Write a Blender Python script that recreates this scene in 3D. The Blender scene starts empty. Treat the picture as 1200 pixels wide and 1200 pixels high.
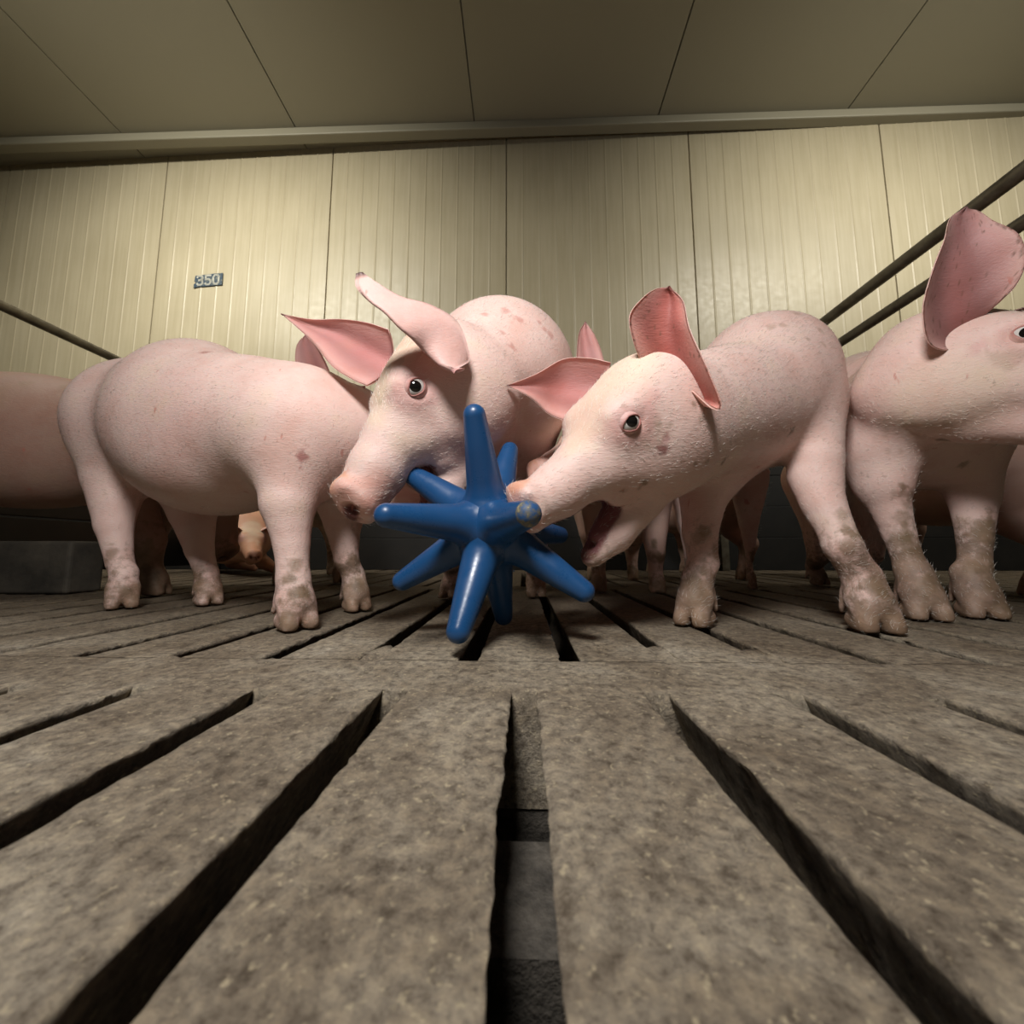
import bpy, math, random
import numpy as np
from mathutils import Vector, Matrix
random.seed(4)
RNG = np.random.default_rng(7)
C = bpy.context.scene.collection
SC = bpy.context.scene
Q = 1.0            # voxel size factor (1 = final)

# ------------------------------------------------------------------ camera
f, CAMH = 440.0, 0.105
YAW, PITCH = math.atan(13 / f), math.atan(45 / f)
cam_d = bpy.data.cameras.new('camera'); cam = bpy.data.objects.new('camera', cam_d); C.objects.link(cam)
cam.location = (0, 0, CAMH); cam.rotation_euler = (math.pi / 2 + PITCH, 0, YAW)
cam_d.sensor_width = 36; cam_d.lens = 36 * f / 1200; cam_d.clip_start = 0.01
cam_d.dof.use_dof = True; cam_d.dof.focus_distance = 0.55; cam_d.dof.aperture_fstop = 10.0
SC.camera = cam

# ------------------------------------------------------------------ world, lamps, exposure
w = bpy.data.worlds.new('world'); SC.world = w; w.use_nodes = True
w.node_tree.nodes['Background'].inputs[0].default_value = (0.85, 0.9, 1.0, 1)
w.node_tree.nodes['Background'].inputs[1].default_value = 0.02

def area(name, loc, target, size, power, col=(1, 1, 1), size_y=None):
    d = bpy.data.lights.new(name, 'AREA'); d.energy = power; d.color = col; d.size = size
    if size_y: d.shape = 'RECTANGLE'; d.size_y = size_y; d.spread = math.radians(120)
    o = bpy.data.objects.new(name, d); C.objects.link(o); o.location = loc
    o.rotation_euler = (Vector(target) - Vector(loc)).to_track_quat('-Z', 'Y').to_euler()
    return o
area('camera_flash', (-0.15, -0.20, 0.86), (0.08, 0.8, 0.20), 0.22, 12.0, (1.0, 0.975, 0.955))
area('ceiling_lamp', (-1.9, 0.6, 2.65), (-1.9, 2.2, 1.3), 1.6, 33, (1.0, 0.952, 0.83), 0.2)
area('ceiling_lamp', (2.2, 0.6, 2.65), (2.2, 2.2, 1.4), 1.6, 24, (1.0, 0.952, 0.83), 0.2)

SC.view_settings.view_transform = 'Standard'; SC.view_settings.look = 'None'
SC.view_settings.gamma = 1; SC.view_settings.exposure = 0.08; SC.view_settings.use_curve_mapping = False

# ------------------------------------------------------------------ measuring helpers
_F = np.array([-math.sin(YAW) * math.cos(PITCH), math.cos(YAW) * math.cos(PITCH), math.sin(PITCH)])
_R = np.array([math.cos(YAW), math.sin(YAW), 0.0]); _U = np.cross(_R, _F); _C = np.array([0, 0, CAMH])
def W(px, py, Y):                       # place in the pen at depth Y
    d = _F + _R * (px - 600) / f + _U * (600 - py) / f
    return _C + d * (Y / d[1])
def FL(px, py, z=0.0):                  # place on the floor
    d = _F + _R * (px - 600) / f + _U * (600 - py) / f
    return _C + d * ((z - CAMH) / d[2])
def unit(v): v = np.asarray(v, float); return v / np.linalg.norm(v)
def smooth(t): t = np.clip(t, 0, 1); return t * t * (3 - 2 * t)

# ------------------------------------------------------------------ materials
def mat(name, col=(.5, .5, .5), rough=.5, metal=0.0, **kw):
    m = bpy.data.materials.new(name); m.use_nodes = True
    b = m.node_tree.nodes['Principled BSDF']
    b.inputs['Base Color'].default_value = (*col, 1); b.inputs['Roughness'].default_value = rough
    b.inputs['Metallic'].default_value = metal
    for k, v in kw.items(): b.inputs[k.replace('_', ' ')].default_value = v
    return m, m.node_tree, b
def node(nt, t, **kw):
    n = nt.nodes.new(t)
    for k, v in kw.items():
        if k in n.inputs: n.inputs[k].default_value = v
        else: setattr(n, k, v)
    return n
def noise(nt, scale, detail=4, rough=.6, vec=None, dist=0):
    n = nt.nodes.new('ShaderNodeTexNoise'); n.inputs['Scale'].default_value = scale
    n.inputs['Detail'].default_value = detail; n.inputs['Roughness'].default_value = rough
    n.inputs['Distortion'].default_value = dist
    if vec: nt.links.new(vec, n.inputs['Vector'])
    return n
def ramp(nt, fac, stops):
    n = nt.nodes.new('ShaderNodeValToRGB'); nt.links.new(fac, n.inputs['Fac'])
    e = n.color_ramp.elements
    while len(e) < len(stops): e.new(.5)
    for i, (p, c) in enumerate(stops):
        e[i].position = p; e[i].color = (*c, 1) if len(c) == 3 else c
    return n
def mix(nt, a, b, fac, mode='MIX'):
    n = nt.nodes.new('ShaderNodeMix'); n.data_type = 'RGBA'; n.blend_type = mode
    for s, v in ((n.inputs[6], a), (n.inputs[7], b), (n.inputs[0], fac)):
        if hasattr(v, 'links'): nt.links.new(v, s)
        elif isinstance(v, tuple): s.default_value = (*v, 1)
        else: s.default_value = v
    return n.outputs[2]
def bump(nt, b, h, strength, dist):
    n = nt.nodes.new('ShaderNodeBump'); n.inputs['Strength'].default_value = strength
    n.inputs['Distance'].default_value = dist; nt.links.new(h, n.inputs['Height'])
    nt.links.new(n.outputs[0], b.inputs['Normal']); return n

def skin_material():
    m, nt, b = mat('pig_skin', rough=.55)
    b.inputs['Subsurface Weight'].default_value = .12
    b.inputs['Subsurface Radius'].default_value = (1, .35, .25)
    b.inputs['Subsurface Scale'].default_value = .008
    b.inputs['Specular IOR Level'].default_value = .35
    at = node(nt, 'ShaderNodeAttribute', attribute_name='Col')
    co = nt.nodes.new('ShaderNodeTexCoord').outputs['Object']
    n1 = noise(nt, 14, 5, .6, co)
    r1 = ramp(nt, n1.outputs['Fac'], [(.3, (.93, .80, .76)), (.55, (1, .97, .96)), (.75, (1.0, 1.0, .9))])
    c = mix(nt, at.outputs['Color'], r1.outputs['Color'], 1.0, 'MULTIPLY')
    # grime on the legs and flanks: a mask per place, broken up finely
    gn = noise(nt, 75, 7, .72, co); inv = node(nt, 'ShaderNodeMath', operation='SUBTRACT'); inv.inputs[0].default_value = 1.0; nt.links.new(at.outputs['Alpha'], inv.inputs[1])
    gs = node(nt, 'ShaderNodeMath', operation='MULTIPLY_ADD'); nt.links.new(gn.outputs['Fac'], gs.inputs[0]); gs.inputs[1].default_value = 1.1; nt.links.new(inv.outputs[0], gs.inputs[2])
    gr = ramp(nt, gs.outputs[0], [(.74, (0, 0, 0)), (1.0, (.82,) * 3)])
    gcol = ramp(nt, noise(nt, 30, 4, .6, co).outputs['Fac'], [(.35, (.13, .085, .05)), (.65, (.30, .20, .13))])
    c = mix(nt, c, gcol.outputs['Color'], gr.outputs['Color'])
    # grime flecks
    n2 = noise(nt, 46, 6, .7, co); n3 = noise(nt, 9, 3, .5, co)
    r2 = ramp(nt, n2.outputs['Fac'], [(.655, (0, 0, 0)), (.70, (1, 1, 1))])
    r3 = ramp(nt, n3.outputs['Fac'], [(.52, (0, 0, 0)), (.62, (1, 1, 1))])
    k = mix(nt, r2.outputs['Color'], r3.outputs['Color'], 1.0, 'MULTIPLY')
    c = mix(nt, c, (.16, .11, .07), mix(nt, (0, 0, 0), k, .7))
    # scratches
    mp = node(nt, 'ShaderNodeMapping'); nt.links.new(co, mp.inputs[0]); mp.inputs['Scale'].default_value = (30, 30, 9)
    mp.inputs['Rotation'].default_value = (.3, .5, .2)
    n4 = noise(nt, 2.2, 2, .5, mp.outputs[0]); r4 = ramp(nt, n4.outputs['Fac'], [(.73, (0, 0, 0)), (.76, (1, 1, 1))])
    c = mix(nt, c, (.50, .16, .12), mix(nt, (0, 0, 0), r4.outputs['Color'], .55))
    nt.links.new(c, b.inputs['Base Color'])
    # bristly coat + wrinkles
    mp2 = node(nt, 'ShaderNodeMapping'); nt.links.new(co, mp2.inputs[0]); mp2.inputs['Scale'].default_value = (55, 160, 260)
    h1 = noise(nt, 2.0, 3, .6, mp2.outputs[0]); h2 = noise(nt, 60, 4, .6, co)
    ad = node(nt, 'ShaderNodeMath', operation='ADD'); nt.links.new(h1.outputs['Fac'], ad.inputs[0]); nt.links.new(h2.outputs['Fac'], ad.inputs[1])
    bump(nt, b, ad.outputs[0], .30, .0022)
    return m
SKIN = skin_material()
BRISTLE, _, _b = mat('pig_bristle', (.88, .82, .74), .5)
EYE_WHITE, _, _ = mat('eye_white', (.62, .60, .56), .15)
EYE_DARK, _, _ = mat('eye_dark', (.008, .007, .006), .04)

# ------------------------------------------------------------------ mesh helpers
def link(name, verts, faces, m, parent=None, smooth_=True, cols=None, extra=None):
    me = bpy.data.meshes.new(name)
    verts = np.asarray(verts, np.float32)
    if isinstance(faces, np.ndarray) and faces.ndim == 2:
        n = len(faces); k = faces.shape[1]
        me.vertices.add(len(verts)); me.vertices.foreach_set('co', verts.ravel())
        me.loops.add(n * k); me.loops.foreach_set('vertex_index', faces.astype(np.int32).ravel())
        me.polygons.add(n); me.polygons.foreach_set('loop_start', np.arange(0, n * k, k, dtype=np.int32))
        me.polygons.foreach_set('loop_total', np.full(n, k, np.int32))
        me.update(calc_edges=True); me.validate()
    else:
        me.from_pydata(verts.tolist(), [], [list(map(int, q)) for q in faces]); me.update()
    if smooth_: me.polygons.foreach_set('use_smooth', np.ones(len(me.polygons), bool))
    if cols is not None:
        a = me.attributes.new('Col', 'FLOAT_COLOR', 'POINT')
        a.data.foreach_set('color', (cols if cols.shape[1] == 4 else np.c_[cols, np.ones(len(cols))]).astype(np.float32).ravel())
    if m: me.materials.append(m)
    o = bpy.data.objects.new(name, me); C.objects.link(o)
    if parent: o.parent = parent
    return o
def tag(o, label=None, cat=None, group=None, kind=None):
    if label: o['label'] = label
    if cat: o['category'] = cat
    if group: o['group'] = group
    if kind: o['kind'] = kind
    return o
def box(x0, x1, y0, y1, z0, z1):
    v = [(x, y, z) for x in (x0, x1) for y in (y0, y1) for z in (z0, z1)]
    return v, [(0, 1, 3, 2), (4, 6, 7, 5), (0, 4, 5, 1), (2, 3, 7, 6), (0, 2, 6, 4), (1, 5, 7, 3)]
def bevel(o, wd, seg=2):
    md = o.modifiers.new('bevel', 'BEVEL'); md.width = wd; md.segments = seg; md.limit_method = 'ANGLE'; return o
def lathe(profile, seg=28):             # profile [(r,z)...], closed with poles when r==0
    v, fa = [], []; rings = []
    for r, z in profile:
        if r <= 1e-7: rings.append([len(v)]); v.append((0, 0, z))
        else:
            rings.append(list(range(len(v), len(v) + seg)))
            v += [(r * math.cos(2 * math.pi * i / seg), r * math.sin(2 * math.pi * i / seg), z) for i in range(seg)]
    for a, b in zip(rings, rings[1:]):
        for i in range(seg):
            j = (i + 1) % seg
            if len(a) == 1 and len(b) == 1: continue
            if len(a) == 1: fa.append((a[0], b[j], b[i]))
            elif len(b) == 1: fa.append((a[i], a[j], b[0]))
            else: fa.append((a[i], a[j], b[j], b[i]))
    return v, fa
def tube(p0, p1, r, seg=20):
    p0, p1 = np.array(p0, float), np.array(p1, float); L = np.linalg.norm(p1 - p0)
    v, fa = lathe([(0, 0), (r, 0), (r, L), (0, L)], seg)
    q = Vector(p1 - p0).to_track_quat('Z', 'Y').to_matrix()
    return [tuple(np.array(q @ Vector(a)) + p0) for a in v], fa
def merge(parts):
    V, Fa = [], []
    for v, fa in parts:
        n = len(V); V += list(v); Fa += [tuple(i + n for i in q) for q in fa]
    return V, Fa

# ------------------------------------------------------------------ smooth body modelling (blended volumes meshed to one surface)
class Body:
    def __init__(s, lo, hi, vox):
        s.vox = vox * Q; s.lo = np.array(lo, float)
        n = np.ceil((np.array(hi) - s.lo) / s.vox).astype(int) + 1
        s.q = []; s.n = n; s.f = np.full(n, 1.0, np.float32); s.ax = [s.lo[i] + s.vox * np.arange(n[i]) for i in range(3)]
    def _reg(s, lo, hi):
        a = np.clip(np.floor((np.asarray(lo) - s.lo) / s.vox).astype(int), 0, s.n)
        b = np.clip(np.ceil((np.asarray(hi) - s.lo) / s.vox).astype(int) + 1, 0, s.n)
        if (b <= a).any(): return None
        sl = tuple(slice(a[i], b[i]) for i in range(3))
        X = s.ax[0][sl[0]][:, None, None]; Y = s.ax[1][sl[1]][None, :, None]; Z = s.ax[2][sl[2]][None, None, :]
        return sl, X, Y, Z
    def _put(s, sl, d, k, sub):
        a = s.f[sl]; d = d.astype(np.float32)
        if sub:
            d = -d; h = np.maximum(k - np.abs(a - d), 0) / k; s.f[sl] = np.maximum(a, d) + h * h * k / 4
        else:
            h = np.maximum(k - np.abs(a - d), 0) / k; s.f[sl] = np.minimum(a, d) - h * h * k / 4
    def cone(s, a, b, ra, rb, k=.02, sub=False):
        a = np.asarray(a, float); b = np.asarray(b, float); m = k + 4 * s.vox
        r = s._reg(np.minimum(a - ra, b - rb) - m, np.maximum(a + ra, b + rb) + m)
        if r is None: return
        sl, X, Y, Z = r; ba = b - a; l2 = ba @ ba; rr = ra - rb; a2 = l2 - rr * rr
        if a2 <= 0 or l2 < 1e-10:
            c, R = (a, ra) if ra > rb else (b, rb)
            d = np.sqrt((X - c[0]) ** 2 + (Y - c[1]) ** 2 + (Z - c[2]) ** 2) - R
        else:
            px, py, pz = X - a[0], Y - a[1], Z - a[2]
            y = px * ba[0] + py * ba[1] + pz * ba[2]; z = y - l2
            pp = px * px + py * py + pz * pz
            x2 = np.maximum(pp * l2 - y * y, 0) * l2      # |p*l2 - ba*y|^2
            y2 = y * y * l2; z2 = z * z * l2; kk = np.sign(rr) * rr * rr * x2
            c1 = np.sign(z) * a2 * z2 > kk; c2 = np.sign(y) * a2 * y2 < kk
            d = (np.sqrt(x2 * a2 / l2) + y * rr) / l2 - ra
            d = np.where(c2, np.sqrt(x2 + y2) / l2 - ra, d)
            d = np.where(c1, np.sqrt(x2 + z2) / l2 - rb, d)
        s._put(sl, d, k, sub)
    def ell(s, c, r, ax=(1, 0, 0), up=(0, 0, 1), k=.03, sub=False):
        c = np.asarray(c, float); r = np.asarray(r, float); x = unit(ax)
        y = unit(np.cross(up, x)); z = np.cross(x, y); m = k + 4 * s.vox; R = r.max() + m
        g = s._reg(c - R, c + R)
        if g is None: return
        sl, X, Y, Z = g; X = X - c[0]; Y = Y - c[1]; Z = Z - c[2]
        u = X * x[0] + Y * x[1] + Z * x[2]; v = X * y[0] + Y * y[1] + Z * y[2]; q = X * z[0] + Y * z[1] + Z * z[2]
        k0 = np.sqrt((u / r[0]) ** 2 + (v / r[1]) ** 2 + (q / r[2]) ** 2)
        k1 = np.sqrt((u / r[0] ** 2) ** 2 + (v / r[1] ** 2) ** 2 + (q / r[2] ** 2) ** 2) + 1e-9
        s._put(sl, k0 * (k0 - 1) / k1, k, sub)
    def chain(s, pts, k=.02, sub=False):            # [(point, radius)...]
        P = np.array([p for p, _ in pts], float); Rr = np.array([r for _, r in pts]); m = k + 4 * s.vox
        g = s._reg((P - Rr[:, None]).min(0) - m, (P + Rr[:, None]).max(0) + m)
        if g is None: return
        T = Body.__new__(Body); T.vox = s.vox; T.ax = [s.ax[i][g[0][i]] for i in range(3)]
        T.lo = np.array([a_[0] for a_ in T.ax]); T.n = np.array([len(a_) for a_ in T.ax]); T.f = np.full(T.n, 1.0, np.float32)
        for (a, ra), (b, rb) in zip(pts, pts[1:]):       # joints of one limb barely swell
            T.cone(a, b, ra, rb, .006)
        s._put(g[0], T.f, k, sub)
    def mesh(s, ground=True):
        F_ = s.f
        if ground:
            z = s.ax[2][None, None, :].astype(np.float32); F_ = np.maximum(F_, .0015 - z)
        F_[0] = F_[-1] = 1; F_[:, 0] = F_[:, -1] = 1; F_[:, :, 0] = F_[:, :, -1] = 1
        ins = F_ < 0
        cs = sum(ins[i:ins.shape[0] - 1 + i, j:ins.shape[1] - 1 + j, k:ins.shape[2] - 1 + k].astype(np.int8)
                 for i in (0, 1) for j in (0, 1) for k in (0, 1))
        act = (cs > 0) & (cs < 8); I = np.argwhere(act)
        idx = np.full(act.shape, -1, np.int32); idx[act] = np.arange(len(I))
        off = np.array([(i, j, k) for i in (0, 1) for j in (0, 1) for k in (0, 1)])
        val = np.stack([F_[I[:, 0] + o[0], I[:, 1] + o[1], I[:, 2] + o[2]] for o in off], 1)
        acc = np.zeros((len(I), 3)); cnt = np.zeros(len(I))
        for e in range(8):
            for g in range(e + 1, 8):
                if np.abs(off[e] - off[g]).sum() != 1: continue
                a, b = val[:, e], val[:, g]; cr = (a < 0) != (b < 0)
                t = np.where(cr, a / np.where(cr, a - b, 1), 0)
                acc += np.where(cr[:, None], off[e] + (off[g] - off[e]) * t[:, None], 0); cnt += cr
        V = s.lo + (I + acc / cnt[:, None]) * s.vox
        quads = []
        for ax in range(3):
            sh = [slice(1, -1)] * 3; sh[ax] = slice(0, -1)
            a = ins[tuple(sh)]; sh2 = list(sh); sh2[ax] = slice(1, None); b = ins[tuple(sh2)]
            E = np.argwhere(a != b); st = a[a != b]
            o0 = np.array([1, 1, 1]); o0[ax] = 0; P = E + o0
            u, v = [(1, 2), (2, 0), (0, 1)][ax]; du = np.zeros(3, int); du[u] = 1; dv = np.zeros(3, int); dv[v] = 1
            g = lambda p: idx[p[:, 0], p[:, 1], p[:, 2]]
            q = np.stack([g(P - du - dv), g(P - dv), g(P), g(P - du)], 1)
            q = np.where(st[:, None], q, q[:, ::-1]); quads.append(q)
        Qd = np.concatenate(quads); Qd = Qd[(Qd >= 0).all(1)]
        # light relaxation
        for lam in (.5, .5):
            nb = np.zeros_like(V); c = np.zeros(len(V))
            for a, b in ((0, 1), (1, 2), (2, 3), (3, 0)):
                np.add.at(nb, Qd[:, a], V[Qd[:, b]]); np.add.at(c, Qd[:, a], 1)
                np.add.at(nb, Qd[:, b], V[Qd[:, a]]); np.add.at(c, Qd[:, b], 1)
            V = V + lam * (nb / c[:, None] - V)
        s.f = None
        return V, Qd

def curve_pts(P, n):
    P = np.asarray(P, float); m = len(P)
    d = np.r_[0, np.cumsum(np.linalg.norm(np.diff(P, axis=0), axis=1))]; t = np.linspace(0, d[-1], n)
    out = []
    for x in t:
        i = min(max(np.searchsorted(d, x) - 1, 0), m - 2); u = (x - d[i]) / max(d[i + 1] - d[i], 1e-9)
        p0 = P[i - 1] if i > 0 else 2 * P[0] - P[1]; p3 = P[i + 2] if i + 2 < m else 2 * P[-1] - P[-2]
        p1, p2 = P[i], P[i + 1]
        out.append(.5 * (2 * p1 + (p2 - p0) * u + (2 * p0 - 5 * p1 + 4 * p2 - p3) * u * u + (3 * p1 - p0 - 3 * p2 + p3) * u ** 3))
    return np.array(out)
DIRT0 = (.16, .09, .06)
PINK_IN = np.array((.50, .25, .235)); SKINC = np.array((.74, .555, .50))
def ear_mesh(A, B, cup, thick=.005, nu=26, nv=20, inner_front=True, curl=0.0, inn=PINK_IN, outc=None, seed=0, specks=0, tipdark=.5):
    """sheet between two margins A,B (base to tip), hollowed by vector cup; inner_front: the -cup side is the inside"""
    a, b = curve_pts(A, nu), curve_pts(B, nu); cup = np.asarray(cup, float); cd = unit(cup)
    rg = np.random.default_rng(seed); ph = rg.uniform(0, 6, 4)
    G = np.zeros((nu, nv, 3))
    for i in range(nu):
        u = i / (nu - 1); wu = math.sin(math.pi * min(1, .22 + .78 * (1 - u))) if u > .0 else math.sin(math.pi * .999)
        wu = max(0.0, 1 - u ** 2.2)
        for j in range(nv):
            v = j / (nv - 1); s = 2 * v - 1
            G[i, j] = a[i] * (1 - v) + b[i] * v + cup * wu * (1 - s * s) + cup * .35 * wu * curl * s
            G[i, j] += cd * .0014 * math.sin(7 * u + ph[0] + 4 * v) * math.sin(9 * v + ph[1])
    du = np.gradient(G, axis=0); dv = np.gradient(G, axis=1); N = np.cross(du, dv)
    N /= np.linalg.norm(N, axis=2)[:, :, None] + 1e-12
    if (N.reshape(-1, 3) @ cd).sum() < 0: N = -N          # N on the cup (outer) side
    u = np.linspace(0, 1, nu)[:, None]; v = np.linspace(0, 1, nv)[None, :]
    T = thick * (.35 + .65 * np.sqrt(np.clip(1 - (2 * v - 1) ** 2, 0, 1))) * (1 - .6 * u)
    O = G + N * T[:, :, None] / 2; In = G - N * T[:, :, None] / 2
    V = np.concatenate([O.reshape(-1, 3), In.reshape(-1, 3)]); n = nu * nv; Fa = []
    id_ = lambda i, j: i * nv + j
    for i in range(nu - 1):
        for j in range(nv - 1):
            Fa.append((id_(i, j), id_(i + 1, j), id_(i + 1, j + 1), id_(i, j + 1)))
            Fa.append((n + id_(i, j), n + id_(i, j + 1), n + id_(i + 1, j + 1), n + id_(i + 1, j)))
    rim = [id_(i, 0) for i in range(nu)] + [id_(nu - 1, j) for j in range(1, nv)] + [id_(i, nv - 1) for i in range(nu - 2, -1, -1)] + [id_(0, j) for j in range(nv - 2, 0, -1)]
    for x, y in zip(rim, rim[1:] + rim[:1]): Fa.append((x, y, n + y, n + x))
    Fa = np.array(Fa)
    # consistent outward orientation: test first quad against N
    p = V[Fa[0]]; nn = np.cross(p[1] - p[0], p[2] - p[0])
    if nn @ N[0, 0] < 0: Fa = Fa[:, ::-1]
    outc = SKINC * np.array((.98, .90, .88)) if outc is None else np.array(outc)
    edge = (np.abs(2 * v - 1) ** 4 * np.ones((nu, 1)))[:, :, None]
    deep = (np.exp(-((v - .5) / .26) ** 2) * np.exp(-((u - .25) / .35) ** 2))[:, :, None]
    ci = np.array(inn)[None, None] * (1 - .30 * deep * np.array((.5, 1, 1)))
    ci = ci * (1 - .55 * edge) + outc * .55 * edge
    ci = ci * (1 + .12 * np.sin(14 * v + 3 * u))[:, :, None]
    ci = ci * (1 - tipdark * np.clip((u - .93) / .05, 0, 1))[:, :, None]
    co = np.broadcast_to(outc, (nu, nv, 3)) * (1 - tipdark * np.clip((u - .93) / .05, 0, 1))[:, :, None]
    for _ in range(specks):
        i, j = rg.integers(2, nu - 1), (rg.integers(0, nv) if rg.random() < .6 else rg.choice([0, 1, nv - 2, nv - 1])); wt = rg.uniform(.4, .85)
        ci[i, j] = ci[i, j] * (1 - wt) + np.array(DIRT0) * wt; i2 = min(i + rg.integers(0, 2), nu - 1); ci[i2, j] = ci[i2, j] * (1 - wt * .7) + np.array(DIRT0) * wt * .7
    return V, Fa, np.concatenate([co.reshape(-1, 3), ci.reshape(-1, 3)])

# ------------------------------------------------------------------ pig anatomy
class Frame:
    def __init__(s, pos, fwd, up, sc=1.0):
        s.p = np.asarray(pos, float); s.x = unit(fwd); s.y = unit(np.cross(up, s.x)); s.z = np.cross(s.x, s.y); s.s = sc
    def __call__(s, x, y, z): return s.p + s.s * (x * s.x + y * s.y + z * s.z)
JH = (-.020, -.045)                     # jaw hinge (x, z)
def jawp(x, z, a):
    x -= JH[0]; z -= JH[1]; return JH[0] + x * math.cos(a) + z * math.sin(a), JH[1] - x * math.sin(a) + z * math.cos(a)
def head(b, fr, jaw=0.0, chub=1.0, muz=1.0, mzs=1):
    """fr: origin between the eyes inside the skull, x towards the snout"""
    s = fr.s; E = lambda c, r, k=.02, sub=False, ax=None: b.ell(fr(*c), np.array(r) * s, ax if ax is not None else fr.x, fr.z, k * s, sub)
    K = lambda a, c, ra, rb, k=.02, sub=False: b.cone(fr(*a), fr(*c), ra * s, rb * s, k * s, sub)
    E((-.025, 0, .008), (.080, .056, .060), .03)
    E((-.045, 0, .040), (.046, .046, .032), .03)
    for y in (-1, 1):
        E((-.030, .036 * y * chub, -.040), (.074, .034, .052), .03)       # cheek / jowl
        E((.028, .027 * y, -.030), (.055, .024, .031), .03)                # cheek towards the mouth
        E((.030, .036 * y, .034), (.030, .017, .014), .02)                 # brow
        E((.043, .038 * y, .014), (.020, .018, .020), .02)                 # orbit
    b.chain([(fr(.02, 0, .006 + mzs * .052 * .5 * (1 - muz)), .052 * s * (.5 + .5 * muz)), (fr(.080, 0, -.016 + mzs * .042 * (1 - muz)), .0450 * s * muz), (fr(.125, 0, -.026 + mzs * .036 * (1 - muz)), .0385 * s * muz), (fr(.162, 0, -.033), .0325 * s * muz)], .025 * s)
    E((.169, 0, -.033), (.011, .0375 * max(muz, .88), .0325 * max(muz, .88)), .008, ax=fr(1, 0, .22) - fr(0, 0, 0))
    E((.173, 0, -.033 + .026 * max(muz, .88)), (.0080, .025, .008), .014)
    for y in (-1, 1):
        E((.183, .0140 * y, -.034), (.012, .0062, .0080), .004, True)
    # open mouth: free the gap first, then set the lower jaw below it
    if jaw > .05:
        for t in np.linspace(0, 1, 9):
            hz = .003 + .024 * t * min(1, jaw / .3)
            x = .070 + .105 * t; z = -.0575 - .006 * t - hz
            E((x, 0, z), (.016, .075, hz), .003, True)
    pts = [((-.035, -.066), .042), ((.025, -.074), .0350), ((.085, -.078), .0265), ((.128, -.074), .0150)]
    if jaw <= .05: pts = [((x, z + .008), r) for (x, z), r in pts]
    b.chain([(fr(jawp(x, z, jaw)[0], 0, jawp(x, z, jaw)[1]), r * s) for (x, z), r in pts], .018 * s)
    if jaw > .05:
        for y in (-1, 1):                                                   # cheek skin at the corner of the mouth
            E((.052, .024 * y, -.060), (.026, .012, .018), .015)
        a, c = jawp(.03, -.052, jaw), jawp(.118, -.058, jaw)                # hollow between the jaw edges, tongue in it
        b.cone(fr(a[0], 0, a[1]), fr(c[0], 0, c[1]), .014 * s, .0085 * s, .004, True)
        a, c = jawp(.02, -.058, jaw * .7), jawp(.106, -.064, jaw * .9)
        b.cone(fr(a[0], 0, a[1]), fr(c[0], 0, c[1]), .019 * s, .010 * s, .002)
    for y in (-1, 1):
        E((.0445, .0640 * y, .0205), (.0150, .0120, .0110), .006, True)    # eye socket
EYE = (.0440, .0492, .0205)
def eye_axes(fr, y):
    n = unit(fr.y * y + fr.x * .22 + fr.z * .06); u = unit(fr.x * .97 - fr.z * .22 - n * ((fr.x * .97 - fr.z * .22) @ n)); return n, u, np.cross(n, u) * (1 if y < 0 else -1) * (-1 if False else 1)
def lids(fr, y):
    """eyelid skin: a shell over the eyeball with an almond opening"""
    n, u, v = eye_axes(fr, y)
    if v @ fr.z < 0: v = -v
    c = fr(EYE[0], EYE[1] * y, EYE[2]); r = .0138 * fr.s; nt_, nr = 44, 9; V = []; col = []
    for i in range(nt_):
        t = 2 * math.pi * i / nt_; a0, b0 = math.radians(54), math.radians(37 if math.sin(t) > 0 else 33)
        ph0 = 1 / math.sqrt((math.cos(t) / a0) ** 2 + (math.sin(t) / b0) ** 2) * (1 - .10 * abs(math.sin(2 * t)))
        for j in range(nr):
            q = j / (nr - 1)
            if j == 0: ph, rr = ph0, r * .93
            else: ph = ph0 + (math.radians(100) - ph0) * ((j - 1) / (nr - 2)); rr = r * (1.02 + .05 * math.exp(-((ph - ph0) / .10) ** 2) + .04 * q)
            V.append(c + rr * (math.cos(ph) * n + math.sin(ph) * (math.cos(t) * u + math.sin(t) * v)))
            k = math.exp(-((ph - ph0) / .16) ** 2); col.append(np.array((.66, .43, .40)) * (1 - k) + np.array((.42, .19, .17)) * k)
    Fa = []
    for i in range(nt_):
        for j in range(nr - 1):
            a, b_ = i * nr + j, ((i + 1) % nt_) * nr + j; Fa.append((a, a + 1, b_ + 1, b_))
    Fa = np.array(Fa); V = np.array(V); p = V[Fa[40]]
    if np.cross(p[1] - p[0], p[2] - p[0]) @ (p.mean(0) - c) < 0: Fa = Fa[:, ::-1]
    return V, Fa, np.array(col)
def eyes(fr, parent, sides=(1,), look=(0, 0), lid=True):
    for y in sides:
        c = fr(EYE[0], EYE[1] * y, EYE[2]); r = .0132 * fr.s
        v, fa = lathe([(r * math.sin(math.pi * i / 24), -r * math.cos(math.pi * i / 24)) for i in range(25)], 28)
        n, u, vv = eye_axes(fr, y)
        n = unit(n + fr.x * look[0] + fr.z * look[1])
        q = Vector(n).to_track_quat('Z', 'Y').to_matrix()
        V = [tuple(np.array(q @ Vector(p)) + c) for p in v]
        o = link('eye', V, fa, EYE_WHITE, parent); o.data.materials.append(EYE_DARK)
        for p in o.data.polygons:
            cc = np.mean([v[i][2] for i in p.vertices])
            if cc > r * math.cos(math.radians(32)): p.material_index = 1
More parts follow.
